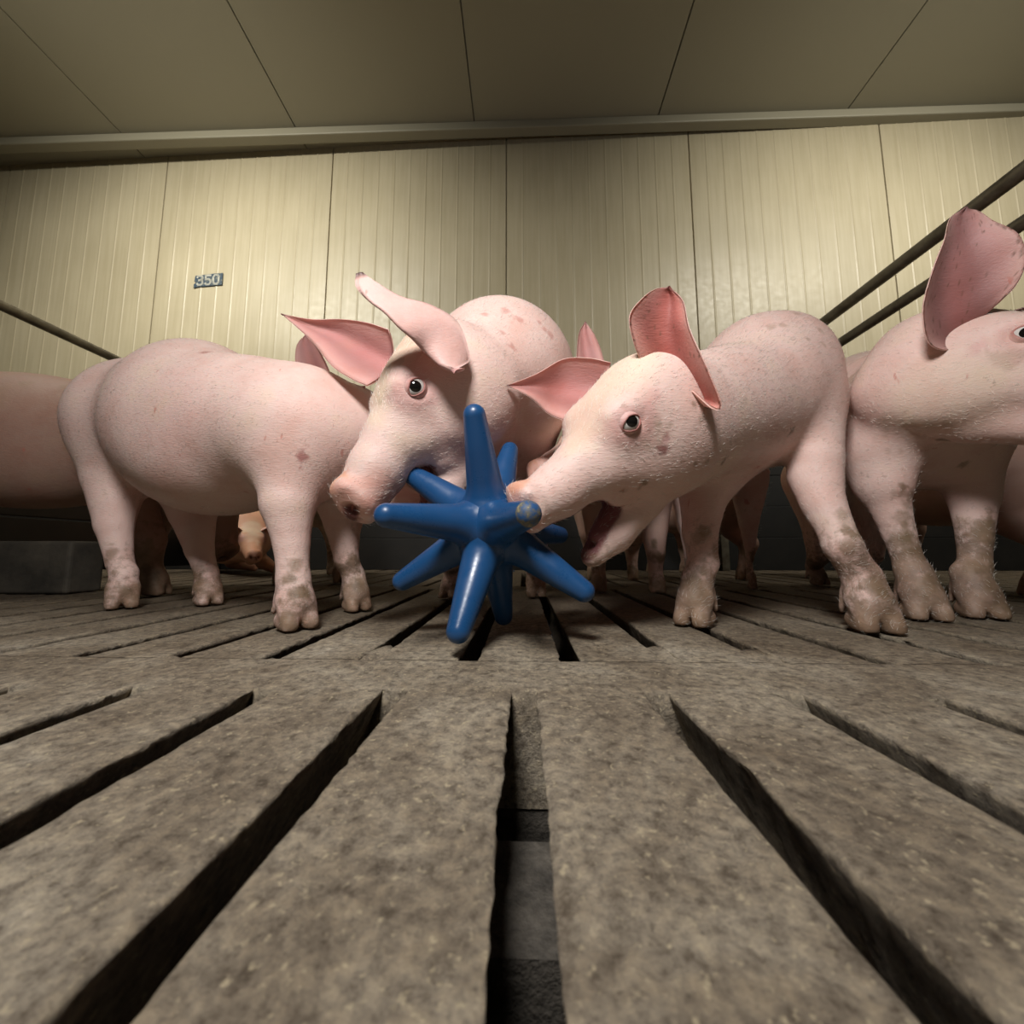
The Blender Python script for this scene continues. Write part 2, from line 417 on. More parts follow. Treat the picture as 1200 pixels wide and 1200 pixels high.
def foot(b, g, d, s=1.0, draw=None):
    """cloven foot standing at ground point g, toes towards d; returns the fetlock point"""
    g = np.array([g[0], g[1], 0.0]); d = unit([d[0], d[1], 0]); l = np.array([-d[1], d[0], 0]); z = np.array([0, 0, 1.0])
    P = lambda x, y, h: g + s * (x * d + y * l + h * z)
    b.q.append((g, d, l, s)) if draw is None else None
    if draw is None: return P(-.014, 0, .062)
    for y in (-1, 1):
        b.cone(P(-.004, .0098 * y, .036), P(.015, .0124 * y, .010), .0142 * s, .0100 * s, .003)
        b.cone(P(-.008, .0118 * y, .012), P(.015, .0124 * y, .004), .0115 * s, .0095 * s, .003)
        b.cone(P(-.022, .012 * y, .044), P(-.030, .0155 * y, .020), .0075 * s, .0040 * s, .006)
    b.cone(P(-.014, 0, .062), P(.002, 0, .032), .0200 * s, .0205 * s, .006)
    return P(-.014, 0, .062)
_g = np.random.default_rng(11).uniform(-1, 1, (64, 64))
def vn(x, y, s):
    x = np.asarray(x) / s + 1000; y = np.asarray(y) / s + 1000; i = np.floor(x).astype(int); j = np.floor(y).astype(int)
    u = smooth(x - i); w_ = smooth(y - j); g = lambda a, b_: _g[a % 64, b_ % 64]
    return (g(i, j) * (1 - u) + g(i + 1, j) * u) * (1 - w_) + (g(i, j + 1) * (1 - u) + g(i + 1, j + 1) * u) * w_
def leg_grime(amount, top=.17):
    def fn(V):
        x = V[:, 0] + V[:, 1] * .7; z = V[:, 2] + V[:, 1] * .2
        n = .55 * vn(x, z, .030) + .35 * vn(x + 3, z, .012) + .25 * vn(x, z + 5, .006)
        return smooth((n + amount - V[:, 2] * 1.6 - .25) / .28) * (1 - smooth((V[:, 2] - top) / .06))
    return fn
def paint(V, spots, base=SKINC):
    col = np.tile(np.asarray(base, float), (len(V), 1))
    for c, r, cl, st in spots:
        if callable(c):
            wgt = c(V) * st; col = col * (1 - wgt[:, None]) + np.asarray(cl) * wgt[:, None]; continue
        if np.ndim(r) == 0 and r < .03: c = V[np.argmin(((V - np.asarray(c)) ** 2).sum(1))]     # fleck lies on the skin
        d = np.linalg.norm(V - np.asarray(c), axis=1) if np.ndim(r) == 0 else np.linalg.norm((V - np.asarray(c)) / np.asarray(r), axis=1)
        if np.ndim(r) == 0 and r < .06: d = d * (1 + .45 * vn(V[:, 0] + V[:, 1], V[:, 2], r * .8) + .3 * vn(V[:, 0] - V[:, 1], V[:, 2] + 1, r * .3))
        rr = r if np.ndim(r) == 0 else 1.0
        wgt = (1 - smooth((d / rr - .45) / .55)) * st
        col = col * (1 - wgt[:, None]) + np.asarray(cl) * wgt[:, None]
    return col
DIRT = (.22, .155, .095); HOOF = (.40, .25, .16); SNOUT = (.66, .36, .29); MOUTH = (.20, .055, .058)
CREAM = (.75, .60, .47); MUD = (.30, .20, .12); ROSE = (.68, .42, .39)
def foot_spots(feet, dirty=.6):
    out = [(leg_grime(.12 + .22 * dirty), 0, (.30, .20, .135), .0)] if feet else []
    for g, h in feet:
        g = np.array([g[0], g[1], 0.0]); out.append((g, .045, HOOF, .8))
        for k in range(int(7 * dirty * 2)):
            a = g + RNG.normal(0, 1, 3) * (.03, .0, .0) + (0, -.04, RNG.uniform(.01, h))
            out.append((a, RNG.uniform(.006, .017), DIRT, RNG.uniform(.35, .85)))
    return out
def head_spots(fr, jaw=0):
    s = fr.s
    out = [(fr(.178, 0, -.03), .040 * s, SNOUT, .75), (fr(.182, 0, -.035), .013 * s, (.28, .1, .09), .6),
           (fr(.0, 0, .075), .07 * s, CREAM, .8), (fr(.06, 0, .04), .05 * s, CREAM, .6),
           (fr(.17, 0, -.006), .016 * s, (.70, .36, .22), .7)]
    for y in (-1, 1):
        out.append((fr(.044, .056 * y, .020), .034 * s, ROSE, .7))
        out.append((fr(.184, .0135 * y, -.035), .011 * s, (.10, .03, .03), .9))
    if jaw > .05:
        def inside(V):
            L = V - fr.p; x = L @ fr.x / s; y = L @ fr.y / s; z = L @ fr.z / s
            xj = JH[0] + (x - JH[0]) * math.cos(jaw) - (z - JH[1]) * math.sin(jaw)
            zj = JH[1] + (x - JH[0]) * math.sin(jaw) + (z - JH[1]) * math.cos(jaw)
            t = np.clip((x - .06) / .1, 0, 1)
            up = smooth((.030 - .010 * t - np.abs(y)) / .004) * smooth((-.0545 - z) / .003)      # palate side
            lo = smooth((.021 - .010 * t - np.abs(y)) / .004) * smooth((zj + .070) / .004)       # tongue side
            return (x > .045) * (x < .158) * (z < -.050) * (zj > -.075) * np.maximum(up * (zj > -.045), lo * (z < -.056))
        out.append((inside, 0, MOUTH, .95))
    return out
def bristles(parent, V, Qd, flow, n, lmin=.004, lmax=.009, seed=0, wd=.00016, lift=.35):
    rg = np.random.default_rng(seed); tri = V[Qd]
    fn = np.cross(tri[:, 1] - tri[:, 0], tri[:, 3] - tri[:, 0]); ar = np.linalg.norm(fn, axis=1)
    vis = (fn[:, 1] < .3 * ar)
    p = ar * vis; p /= p.sum(); ch = rg.choice(len(Qd), n, p=p)
    N = fn[ch] / ar[ch][:, None]; a, b = rg.random((2, n, 1))
    t = tri[ch]; P = t[:, 0] * (1 - a) * (1 - b) + t[:, 1] * a * (1 - b) + t[:, 2] * a * b + t[:, 3] * (1 - a) * b
    D = np.asarray(flow(P) if callable(flow) else np.tile(flow, (n, 1)), float) + rg.normal(0, .25, (n, 3))
    D -= N * (D * N).sum(1)[:, None]; D /= np.linalg.norm(D, axis=1)[:, None] + 1e-9
    D = D + N * rg.uniform(lift * .5, lift * 1.5, (n, 1)); D /= np.linalg.norm(D, axis=1)[:, None]
    L = rg.uniform(lmin, lmax, (n, 1)); S = np.cross(D, N); S /= np.linalg.norm(S, axis=1)[:, None] + 1e-9
    P0 = P - N * .0004
    VV = np.stack([P0 - S * wd, P0 + S * wd, P0 + N * wd * 1.5, P0 + D * L - np.array([0, 0, 1]) * L * .1], 1).reshape(-1, 3)
    i = np.arange(n)[:, None] * 4
    Fa = np.concatenate([i + [0, 1, 3], i + [1, 2, 3], i + [2, 0, 3]])
    o = link('bristles', VV, Fa, BRISTLE, parent); o['kind'] = 'stuff'; return o
PIGS = []
def finish(b, label, ears=(), spots=(), base=SKINC, frame=None, eyesides=(), jaw=0, hair=0, flow=(0, 1, -.2), look=(0, 0), seed=0, hl=(.005, .012), grime=.5):
    for g_, d_, l_, s_ in list(b.q): foot(b, g_, d_, s_, True)
    V, Qd = b.mesh(); cols = paint(V, list(spots) + (head_spots(frame, jaw) if frame else []), base)
    VV, FF, CC = [V], [Qd], [cols]; n = len(V)
    gm = np.zeros(n)
    if b.q:
        x = V[:, 0] + V[:, 1] * .7; z = V[:, 2] + V[:, 1] * .2
        gm = (1 - smooth(V[:, 2] / (.10 + .10 * grime))) * (.28 + .22 * grime) + .16 * vn(x, z, .05) * (V[:, 2] < .24) + .10 * vn(x, z, .09)
        gm = np.clip(gm, 0, .6)
    for e in list(ears) + [lids(frame, y) for y in eyesides]:
        v, fa, c = e; VV.append(v); FF.append(fa + n); CC.append(c); n += len(v)
    CC = np.concatenate(CC); AL = np.ones(len(CC)); AL[:len(gm)] -= gm
    o = link('pig', np.concatenate(VV), np.concatenate(FF), SKIN, None, True, np.c_[CC, AL])
    tag(o, label, 'pig', 'young pigs in the pen')
    if eyesides: eyes(frame, o, eyesides, look)
    if hair: bristles(o, V, Qd, flow, hair, hl[0], hl[1], seed=seed)
    PIGS.append(o); return o
def px(*a): return [W(*p) for p in a]
def R(rp, Y): return rp * Y / f
def limb(b, pts, k=.02): b.chain([(W(x, y, Y), R(r, Y)) for x, y, Y, r in pts], k)
def blob(b, x, y, Y, r, ax=(1, 0, 0), up=(0, 0, 1), k=.04): b.ell(W(x, y, Y), r, ax, up, k)

# ------------------------------------------------------------------ setting
WALL_Y, CEIL, PANEL = 2.2, 2.80, 1.165
# wall: coated metal sandwich panels with shallow grooves
m_wall, nt, bs = mat('wall_panel', (.44, .395, .29), .4)
co = nt.nodes.new('ShaderNodeTexCoord').outputs['Object']
n1 = noise(nt, 1.6, 4, .55, co); r1 = ramp(nt, n1.outputs['Fac'], [(.3, (.42, .37, .255)), (.7, (.49, .435, .305))])
mp = node(nt, 'ShaderNodeMapping'); nt.links.new(co, mp.inputs[0]); mp.inputs['Scale'].default_value = (26, 26, 1.2)
n2 = noise(nt, 1.5, 5, .6, mp.outputs[0]); r2 = ramp(nt, n2.outputs['Fac'], [(.35, (.90, .89, .86)), (.6, (1, 1, 1))])
nt.links.new(mix(nt, r1.outputs['Color'], r2.outputs['Color'], 1.0, 'MULTIPLY'), bs.inputs['Base Color'])
n3 = noise(nt, 30, 3, .5, co); rr = ramp(nt, n3.outputs['Fac'], [(.3, (.36,) * 3), (.7, (.48,) * 3)])
nt.links.new(rr.outputs['Color'], bs.inputs['Roughness'])
n4 = noise(nt, 2.2, 2, .5, co); bump(nt, bs, n4.outputs['Fac'], .35, .02)

def ribbed_wall(name, x0, x1, seams, nrib=11):
    prof = []                                                  # (x, depth)
    for i in range(len(seams) - 1):
        a, c = seams[i], seams[i + 1]; st = (c - a) / nrib
        prof += [(a, .016), (a + .003, .016), (a + .005, .0), (a + .016, -.001)]
        for k in range(1, nrib):
            x = a + k * st
            prof += [(x - .010, 0)] + [(x + .0075 * t, -.0026 * (.5 + .5 * math.cos(math.pi * t))) for t in np.linspace(-1, 1, 9)] + [(x + .010, 0)]
        prof += [(c - .016, -.001), (c - .004, .0), (c - .002, .016)]
    v = [(x, y, z) for x, y in prof for z in (0, CEIL)]; n = len(prof)
    v += [(x, .06, z) for x, y in (prof[0], prof[-1]) for z in (0, CEIL)]
    fa = [(2 * i, 2 * i + 2, 2 * i + 3, 2 * i + 1) for i in range(n - 1)]
    B = 2 * n
    fa += [(B, B + 1, B + 3, B + 2), (0, 1, B + 1, B), (2 * n - 2, B + 2, B + 3, 2 * n - 1)]
    o = link(name, v, fa, m_wall, None, True); tag(o, kind='structure')
    md = o.modifiers.new('split', 'EDGE_SPLIT'); md.split_angle = math.radians(50); return o
X0 = (592.6 - 613) / f * WALL_Y
wb = ribbed_wall('wall_back', 0, 0, [X0 + PANEL * i for i in range(-4, 6)])
wb.location = (0, WALL_Y, 0); wb.rotation_euler = (0, 0, math.radians(-1.2))
wl = ribbed_wall('wall_left', 0, 0, [-4.0 + PANEL * i for i in range(0, 6)]); wl.rotation_euler = (0, 0, math.pi / 2); wl.location = (-4.3, .9, 0)
wr = ribbed_wall('wall_right', 0, 0, [-3.2 + PANEL * i for i in range(0, 6)]); wr.rotation_euler = (0, 0, -math.pi / 2); wr.location = (4.9, .3, 0)
m_ceil, nt, bs = mat('ceiling_panel', (.33, .31, .24), .5)
v = []; fa = []
for i in range(9):
    x = -4.9 + i * 1.15
    b_, q = box(x + .004, x + 1.146, -3.2, 2.5, CEIL, CEIL + .06); n = len(v); v += b_; fa += [tuple(k + n for k in z) for z in q]
b_, q = box(-5, 5.6, -3.2, 2.5, CEIL + .03, CEIL + .10); n = len(v); v += b_; fa += [tuple(k + n for k in z) for z in q]
tag(link('ceiling', v, fa, m_ceil, None, False), kind='structure')
v, fa = box(-4.3, 4.9, WALL_Y - .10, WALL_Y - .04, CEIL - .05, CEIL + .005)
m_trim, nt, bs = mat('trim_strip', (.30, .28, .21), .45)
tr = link('trim_1', v, fa, m_trim, None, False); tag(tr, kind='structure'); bevel(tr, .006)

# floor: concrete slats over a pit
m_floor, nt, bs = mat('floor_concrete', rough=.85)
co = nt.nodes.new('ShaderNodeTexCoord').outputs['Object']
a1 = noise(nt, 8, 9, .68, co, .5); a2 = noise(nt, 120, 8, .78, co); a3 = noise(nt, 260, 3, .6, co); a4 = noise(nt, 2.1, 3, .5, co)
c1 = ramp(nt, a1.outputs['Fac'], [(.30, (.115, .090, .062)), (.47, (.195, .162, .118)), (.60, (.27, .235, .18)), (.75, (.36, .33, .275))])
c2 = ramp(nt, a2.outputs['Fac'], [(.36, (.50, .45, .40)), (.48, (1.12, 1.10, 1.08)), (.62, (1.8, 1.74, 1.62))])
c = mix(nt, c1.outputs['Color'], c2.outputs['Color'], 1.0, 'MULTIPLY')
c3 = ramp(nt, a3.outputs['Fac'], [(.60, (0, 0, 0)), (.70, (1, 1, 1))])
c = mix(nt, c, (.55, .46, .30), mix(nt, (0, 0, 0), c3.outputs['Color'], .75))
c4 = ramp(nt, a3.outputs['Fac'], [(.25, (1, 1, 1)), (.36, (0, 0, 0))])
c = mix(nt, c, (.04, .03, .02), mix(nt, (0, 0, 0), c4.outputs['Color'], .6))
# shade under the pigs put into the colour, darker towards the back
sep = nt.nodes.new('ShaderNodeSeparateXYZ'); nt.links.new(co, sep.inputs[0])
ad = node(nt, 'ShaderNodeMath', operation='MULTIPLY_ADD'); nt.links.new(a4.outputs['Fac'], ad.inputs[0]); ad.inputs[1].default_value = .35; nt.links.new(sep.outputs[1], ad.inputs[2])
c5 = ramp(nt, ad.outputs[0], [(.60, (1, 1, 1)), (.90, (.36, .32, .28))])
c = mix(nt, c, c5.outputs['Color'], 1.0, 'MULTIPLY')
nt.links.new(c, bs.inputs['Base Color'])
ad2 = node(nt, 'ShaderNodeMath', operation='ADD'); nt.links.new(a2.outputs['Fac'], ad2.inputs[0])
mu = node(nt, 'ShaderNodeMath', operation='MULTIPLY'); nt.links.new(a3.outputs['Fac'], mu.inputs[0]); mu.inputs[1].default_value = .5
nt.links.new(mu.outputs[0], ad2.inputs[1]); bump(nt, bs, ad2.outputs[0], .8, .004)
r6 = ramp(nt, a1.outputs['Fac'], [(.35, (.55,) * 3), (.6, (.9,) * 3)]); nt.links.new(r6.outputs['Color'], bs.inputs['Roughness'])

PITCHX, SLOT = .947 * CAMH, .0170
def rough_edge(x, y): return .0011 * vn(x * 3 + y, y, .012) + .0007 * vn(x, y, .005) + .0014 * vn(x, y, .05)
def top(x, y): return .0007 * vn(x, y, .03) + .0004 * vn(x, y, .009) - .0012
FV, FF_ = [], []
def sheet(G):
    n = sum(len(a) for a in FV); h_, w_, _ = G.shape; FV.append(G.reshape(-1, 3))
    i, j = np.meshgrid(np.arange(h_ - 1), np.arange(w_ - 1), indexing='ij'); a = (n + i * w_ + j).ravel()
    FF_.append(np.stack([a, a + 1, a + w_ + 1, a + w_], 1))
def slat(xa, xb, y0, y1, cut0=True, cut1=True):
    """one bar between two slots; section swept along y"""
    ny = int(np.clip((y1 - y0) / .004, 8, 160)); ys = np.linspace(y0, y1, ny)
    w_ = xb - xa; off = [(.028, -.085), (.018, -.05), (.007, -.020), (.0015, -.006), (.0005, -.0022), (.0015, -.0006)]
    sec = [(xa - o, z, -1) for o, z in off] if False else []
    sec = [(xa + (.010 if z < -.08 else o), z, 1) for o, z in off] + [(xa + w_ * t, 0, 0) for t in np.linspace(.05, .95, 13)] + [(xb - (.010 if z < -.08 else o), z, -1) for o, z in off[::-1]]
    G = np.zeros((ny, len(sec), 3))
    for q, (x, z, s) in enumerate(sec):
        G[:, q, 1] = ys; e = rough_edge(np.full(ny, x + z), ys)
        G[:, q, 0] = x + (np.abs(e) * s + e * .4 if s else 0)
        G[:, q, 2] = z + (top(np.full(ny, x), ys) if z > -.002 else 0)
    sheet(G)
def beam(x0, x1, y0, y1):
    nx = int((x1 - x0) / .008); xs = np.linspace(x0, x1, nx)
    sec = [(y0, -.085), (y0, -.02), (y0, -.003), (y0 + .0025, 0)] + [(y, 0) for y in np.linspace(y0 + .008, y1 - .008, 8)] + [(y1 - .0025, 0), (y1, -.003), (y1, -.02), (y1, -.085)]
    G = np.zeros((len(sec), nx, 3))
    for q, (y, z) in enumerate(sec):
        G[q, :, 0] = xs; G[q, :, 1] = y + (rough_edge(xs, xs * 0 + y) if z > -.01 and y in (y0, y1) else 0); G[q, :, 2] = z + (top(xs, np.full(nx, y)) if z > -.002 else 0)
    sheet(G)
XW = 42
def row(y0, y1, shift, starts=None):
    for k in range(-XW, XW + 1):
        xa = (k + shift) * PITCHX + SLOT / 2; xb = (k + 1 + shift) * PITCHX - SLOT / 2
        if abs(xa) > 3.6 and y0 > -9: pass
        slat(xa, xb, y0, y1)
        ext = (starts or {}).get(k, .004 * abs(vn(k * .37, y0, .21)) * 8)
        if ext > .002:                                          # slot end blocked with packed muck
            xs = k * PITCHX + shift * PITCHX
            ys = np.linspace(y0 - .002, y0 + ext, 8); G = np.zeros((8, 7, 3))
            for j, x in enumerate(np.linspace(xs - SLOT / 2 - .003, xs + SLOT / 2 + .003, 7)):
                G[:, j, 0] = x; G[:, j, 1] = ys; G[:, j, 2] = -.0035 + .0025 * vn(np.full(8, x), ys, .006) - .03 * smooth((ys - y0 - ext + .006) / .006)
            sheet(G)
XL = (XW + .5) * PITCHX
row(-.55, .300, 0.0)
beam(-XL, XL, .2985, .3775)
row(.376, 1.05, .46, {1: .078, -2: .066, 2: .06})
beam(-XL, XL, 1.0485, 1.1275)
row(1.126, 1.80, 0.02)
beam(-XL, XL, 1.7985, 1.8775)
row(1.876, 2.30, .46)
beam(-XL, XL, -.63, -.5485)
fl = link('floor', np.concatenate(FV), np.concatenate(FF_), m_floor); tag(fl, kind='structure')
# pit bottom and the carrier beams seen down in the slots
m_pit, nt, bs = mat('pit_concrete', (.05, .043, .034), .8)
co = nt.nodes.new('ShaderNodeTexCoord').outputs['Object']; q1 = noise(nt, 60, 5, .7, co)
nt.links.new(ramp(nt, q1.outputs['Fac'], [(.3, (.02, .017, .013)), (.7, (.11, .095, .075))]).outputs['Color'], bs.inputs['Base Color']); bump(nt, bs, q1.outputs['Fac'], .8, .005)
pb = [box(-3.9, 3.9, -.65, 2.4, -.50, -.45)]
for y in (-.45, .02, .165, .30, .34):
    pb.append(box(-3.9, 3.9, y, y + (.06 if y != .02 else .11), -.13, -.055 - (.012 if y == .02 else 0)))
v, fa = merge(pb); ft = link('floor_pit', v, fa, m_pit, None, False); tag(ft, kind='structure')
# outer service floor beyond the slats so the room is closed
m_serv, _, _ = mat('service_floor', (.12, .10, .08), .85)
v, fa = merge([box(-4.4, -XL, -3.2, 2.4, -.05, -.004), box(XL, 5.0, -3.2, 2.4, -.05, -.004), box(-XL, XL, -3.2, -.63, -.05, -.004)])
tag(link('floor_service', v, fa, m_serv, None, False), kind='structure')
# near-black boards added along the foot of the wall, standing in for shade
m_board, nt, bs = mat('shade_board', (.028, .025, .021), .6)
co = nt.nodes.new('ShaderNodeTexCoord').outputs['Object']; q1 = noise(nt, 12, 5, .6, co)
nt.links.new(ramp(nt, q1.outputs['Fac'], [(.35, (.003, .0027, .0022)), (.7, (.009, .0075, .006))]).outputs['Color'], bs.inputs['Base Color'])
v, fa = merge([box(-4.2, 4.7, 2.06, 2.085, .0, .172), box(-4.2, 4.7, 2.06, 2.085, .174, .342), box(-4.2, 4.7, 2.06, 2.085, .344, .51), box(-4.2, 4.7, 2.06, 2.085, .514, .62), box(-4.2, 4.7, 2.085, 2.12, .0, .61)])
o = link('shade_board_back', v, fa, m_board, None, False); tag(o, kind='structure'); bevel(o, .0015)

# pen divider rails (steel pipe) with posts and low boards
m_pipe, nt, bs = mat('rail_steel', (.16, .145, .11), .42, .55)
co = nt.nodes.new('ShaderNodeTexCoord').outputs['Object']; q1 = noise(nt, 25, 5, .6, co)
nt.links.new(ramp(nt, q1.outputs['Fac'], [(.35, (.10, .085, .06)), (.65, (.21, .19, .145))]).outputs['Color'], bs.inputs['Base Color'])
def divider(x, rails, label, boards=(.03, .22)):
    e = bpy.data.objects.new('pen_divider', None); C.objects.link(e); e.location = (x, 1.0, 0)
    tag(e, label, 'pen divider', 'pipe dividers of the pen')
    def rel(p): v, fa = p; return [(a - x, b_ - 1.0, c_) for a, b_, c_ in v], fa
    for z, r in rails:
        v, fa = rel(tube((x, -.9, z), (x, 2.05, z), r, 24)); link('rail', v, fa, m_pipe, e)
    for y in (-.88, 2.03):
        v, fa = rel(box(x - .02, x + .02, y - .02, y + .02, -.001, rails[0][0] - rails[0][1] * .6)); o = link('post', v, fa, m_pipe, e, False); bevel(o, .003)
    for z in boards:
        v, fa = rel(box(x - .012, x + .012, -.855, 2.005, z, z + .185)); o = link('board', v, fa, m_board, e, False); bevel(o, .003)
    return e
divider(-1.70, [(.900, .0165)], 'single slanting steel pipe rail at left behind the darkest pig')
divider(1.06, [(.905, .0170), (.795, .0150)], boards=(), label='pair of steel pipe rails at right behind the big upright pig ear')

# concrete step at the left
m_step, nt, bs = mat('step_concrete', (.08, .07, .055), .85)
co = nt.nodes.new('ShaderNodeTexCoord').outputs['Object']; q1 = noise(nt, 9, 6, .65, co)
nt.links.new(ramp(nt, q1.outputs['Fac'], [(.3, (.03, .026, .02)), (.7, (.10, .085, .062))]).outputs['Color'], bs.inputs['Base Color']); bump(nt, bs, q1.outputs['Fac'], .5, .01)
v, fa = box(-1.45, -1.10, .885, .965, 0, .128)
o = link('feeding_step', v, fa, m_step, None, False); bevel(o, .008, 3)
tag(o, 'low dark concrete block on the slatted floor at the left edge', 'concrete block')

# number plate on the wall
m_plate, nt, bs = mat('number_plate_blue', (.02, .05, .085), .5)
co = nt.nodes.new('ShaderNodeTexCoord').outputs['Object']; q1 = noise(nt, 55, 4, .6, co)
nt.links.new(ramp(nt, q1.outputs['Fac'], [(.45, (.018, .045, .08)), (.62, (.10, .12, .12)), (.72, (.30, .29, .22))]).outputs['Color'], bs.inputs['Base Color'])
m_digit, _, _ = mat('number_plate_digits', (.42, .42, .37), .5)
pc = W(239, 324, WALL_Y - .006 + .01)
hw, hh = .0985, .043
ol = [(-hw, -hh * 1.12), (-hw * .7, -hh), (hw * .98, -hh * .93), (hw, hh), (hw * .3, hh * .98), (-hw * .9, hh * .82), (-hw * .95, -.1 * hh), (-hw * .82, -hh * .2), (-hw * .98, -hh * .6)]
v = [(x, -.002, z) for x, z in ol] + [(x, .002, z) for x, z in ol]; n = len(ol)
fa = [tuple(range(n)), tuple(range(2 * n - 1, n - 1, -1))] + [(i, n + i, n + (i + 1) % n, (i + 1) % n) for i in range(n)]
o = link('number_plate', v, fa, m_plate, None, False)
sy = WALL_Y + math.tan(math.radians(-1.2)) * pc[0]
o.location = (pc[0], sy - .0055, pc[2]); o.rotation_euler = (0, math.radians(-2), math.radians(-1.2))
tag(o, 'small worn blue number plate reading 350 on the cream ribbed wall', 'number plate')
def seg_text(chars, cell, hgt, gap, t):
    V_, F2 = [], []
    def stroke(p0, p1):
        p0, p1 = np.array(p0, float), np.array(p1, float); d = unit(p1 - p0); nrm = np.array([-d[1], d[0]]) * t / 2
        q = [p0 - d * t * .35 + nrm, p1 + d * t * .35 + nrm, p1 + d * t * .35 - nrm, p0 - d * t * .35 - nrm]
        n = len(V_); V_.extend([(a[0], -.0035, a[1]) for a in q] + [(a[0], -.0015, a[1]) for a in q])
        F2.extend([(n, n + 3, n + 2, n + 1)] + [(n + i, n + (i + 1) % 4, n + 4 + (i + 1) % 4, n + 4 + i) for i in range(4)])
    G_ = {'3': [[(0, .86), (.25, 1), (.75, 1), (1, .8), (1, .64), (.7, .52), (.35, .52)], [(.7, .52), (1, .4), (1, .18), (.75, 0), (.25, 0), (0, .14)]],
          '5': [[(1, 1), (.1, 1), (.06, .56), (.6, .60), (1, .44), (1, .18), (.75, 0), (.25, 0), (0, .12)]],
          '0': [[(.28, 0), (.72, 0), (1, .2), (1, .8), (.72, 1), (.28, 1), (0, .8), (0, .2), (.28, 0)]]}
    x = -(len(chars) * cell + (len(chars) - 1) * gap) / 2
    for ch in chars:
        for pl in G_[ch]:
            for a, b_ in zip(pl, pl[1:]): stroke((x + a[0] * cell, (a[1] - .5) * hgt), (x + b_[0] * cell, (b_[1] - .5) * hgt))
        x += cell + gap
    return V_, F2
v, fa = seg_text('350', .036, .062, .019, .0125)
link('digits', v, fa, m_digit, o, False)

# blue twelve-spiked toy
m_blue, nt, bs = mat('toy_blue', (.009, .06, .18), .34)
co = nt.nodes.new('ShaderNodeTexCoord').outputs['Object']; q1 = noise(nt, 40, 5, .7, co); q2 = noise(nt, 8, 3, .5, co)
c = ramp(nt, q2.outputs['Fac'], [(.35, (.008, .052, .150)), (.65, (.015, .078, .21))]).outputs['Color']
k = ramp(nt, q1.outputs['Fac'], [(.66, (0, 0, 0)), (.75, (.5,) * 3)]).outputs['Color']
nt.links.new(mix(nt, c, (.10, .12, .13), k), bs.inputs['Base Color'])
nt.links.new(ramp(nt, q1.outputs['Fac'], [(.35, (.24,) * 3), (.65, (.45,) * 3)]).outputs['Color'], bs.inputs['Roughness'])
bump(nt, bs, q1.outputs['Fac'], .12, .002)
m_blue_dirty, nt, bs = mat('toy_blue_dirty_tip', (.10, .11, .10), .6)
co = nt.nodes.new('ShaderNodeTexCoord').outputs['Object']; q1 = noise(nt, 160, 5, .7, co)
nt.links.new(ramp(nt, q1.outputs['Fac'], [(.42, (.012, .07, .20)), (.6, (.13, .12, .08)), (.72, (.4, .34, .2))]).outputs['Color'], bs.inputs['Base Color'])
g_ = (1 + 5 ** .5) / 2; D = []
for a in (1, -1):
    for b_ in (g_, -g_): D += [(0, a, b_), (a, b_, 0), (b_, 0, a)]
D = np.array([unit(d) for d in D])
TOYR = Matrix.Rotation(np.linalg.norm((-.648267572, 2.60420468, 1.49165065)), 3, Vector((-.648267572, 2.60420468, 1.49165065)))
tc = W(575, 617, .450); toy = bpy.data.objects.new('spiked_toy', None); C.objects.link(toy); toy.location = tc
tag(toy, 'blue rubber ball toy with twelve long spikes on the slatted floor', 'toy')
v, fa = lathe([(.0475 * math.sin(math.pi * i / 32), -.0475 * math.cos(math.pi * i / 32)) for i in range(33)], 48)
link('hub', v, fa, m_blue, toy)
OBS = {3: (553, 469, None), 7: (601, 514, None), 1: (474, 551, None), 8: (438, 603, None), 2: (450, 694, None), 4: (530, 756, None), 6: (592, 734, None), 10: (701, 705, None), 9: (632, 603, None)}
spike_tips = []
for i, d in enumerate(D):
    d = np.array(TOYR @ Vector(d)); tipc = tc + d * .143
    if i in OBS:
        # measured tip: keep its depth
        x, y, _ = OBS[i]; q = W(x, y, tipc[1]); q = tc + unit(q - tc) * .1435
        if i == 9: q = tipc
        d = unit(unit(q - tc) * .8 + d * .2)
    L = .1435
    tip = tc + d * L
    spike_tips.append(tip)
    r0, r1 = .0208, .0122
    pr = [(0, .020)] + [(.0405 - .0187 * smooth(t) ** .8 if t < 1 else r0, .030 + .022 * t) for t in np.linspace(0, 1, 9)]
    pr[1] = (.036, .026)
    pr = [(0, .018), (.0330, .0315), (.0285, .0380), (.0255, .0418), (.0235, .0455), (.0224, .0492), (r0, .054)]
    pr += [(r0 + (r1 - r0) * t, .054 + (L - r1 - .054) * t) for t in np.linspace(.1, 1, 10)]
    pr += [(r1 * math.cos(a), L - r1 + r1 * math.sin(a)) for a in np.linspace(.15, math.pi / 2, 8)[:-1]] + [(0, L)]
    v, fa = lathe(pr, 32); o = link('spike', v, fa, m_blue, toy)
    o.rotation_euler = Vector(d).to_track_quat('Z', 'Y').to_euler()
    if i == 9:
        o.data.materials.append(m_blue_dirty); o['label'] = 'short-looking spike pointing at the viewer with a dirty tip'
        for p in o.data.polygons:
            if np.mean([o.data.vertices[k].co.z for k in p.vertices]) > L - .011: p.material_index = 1
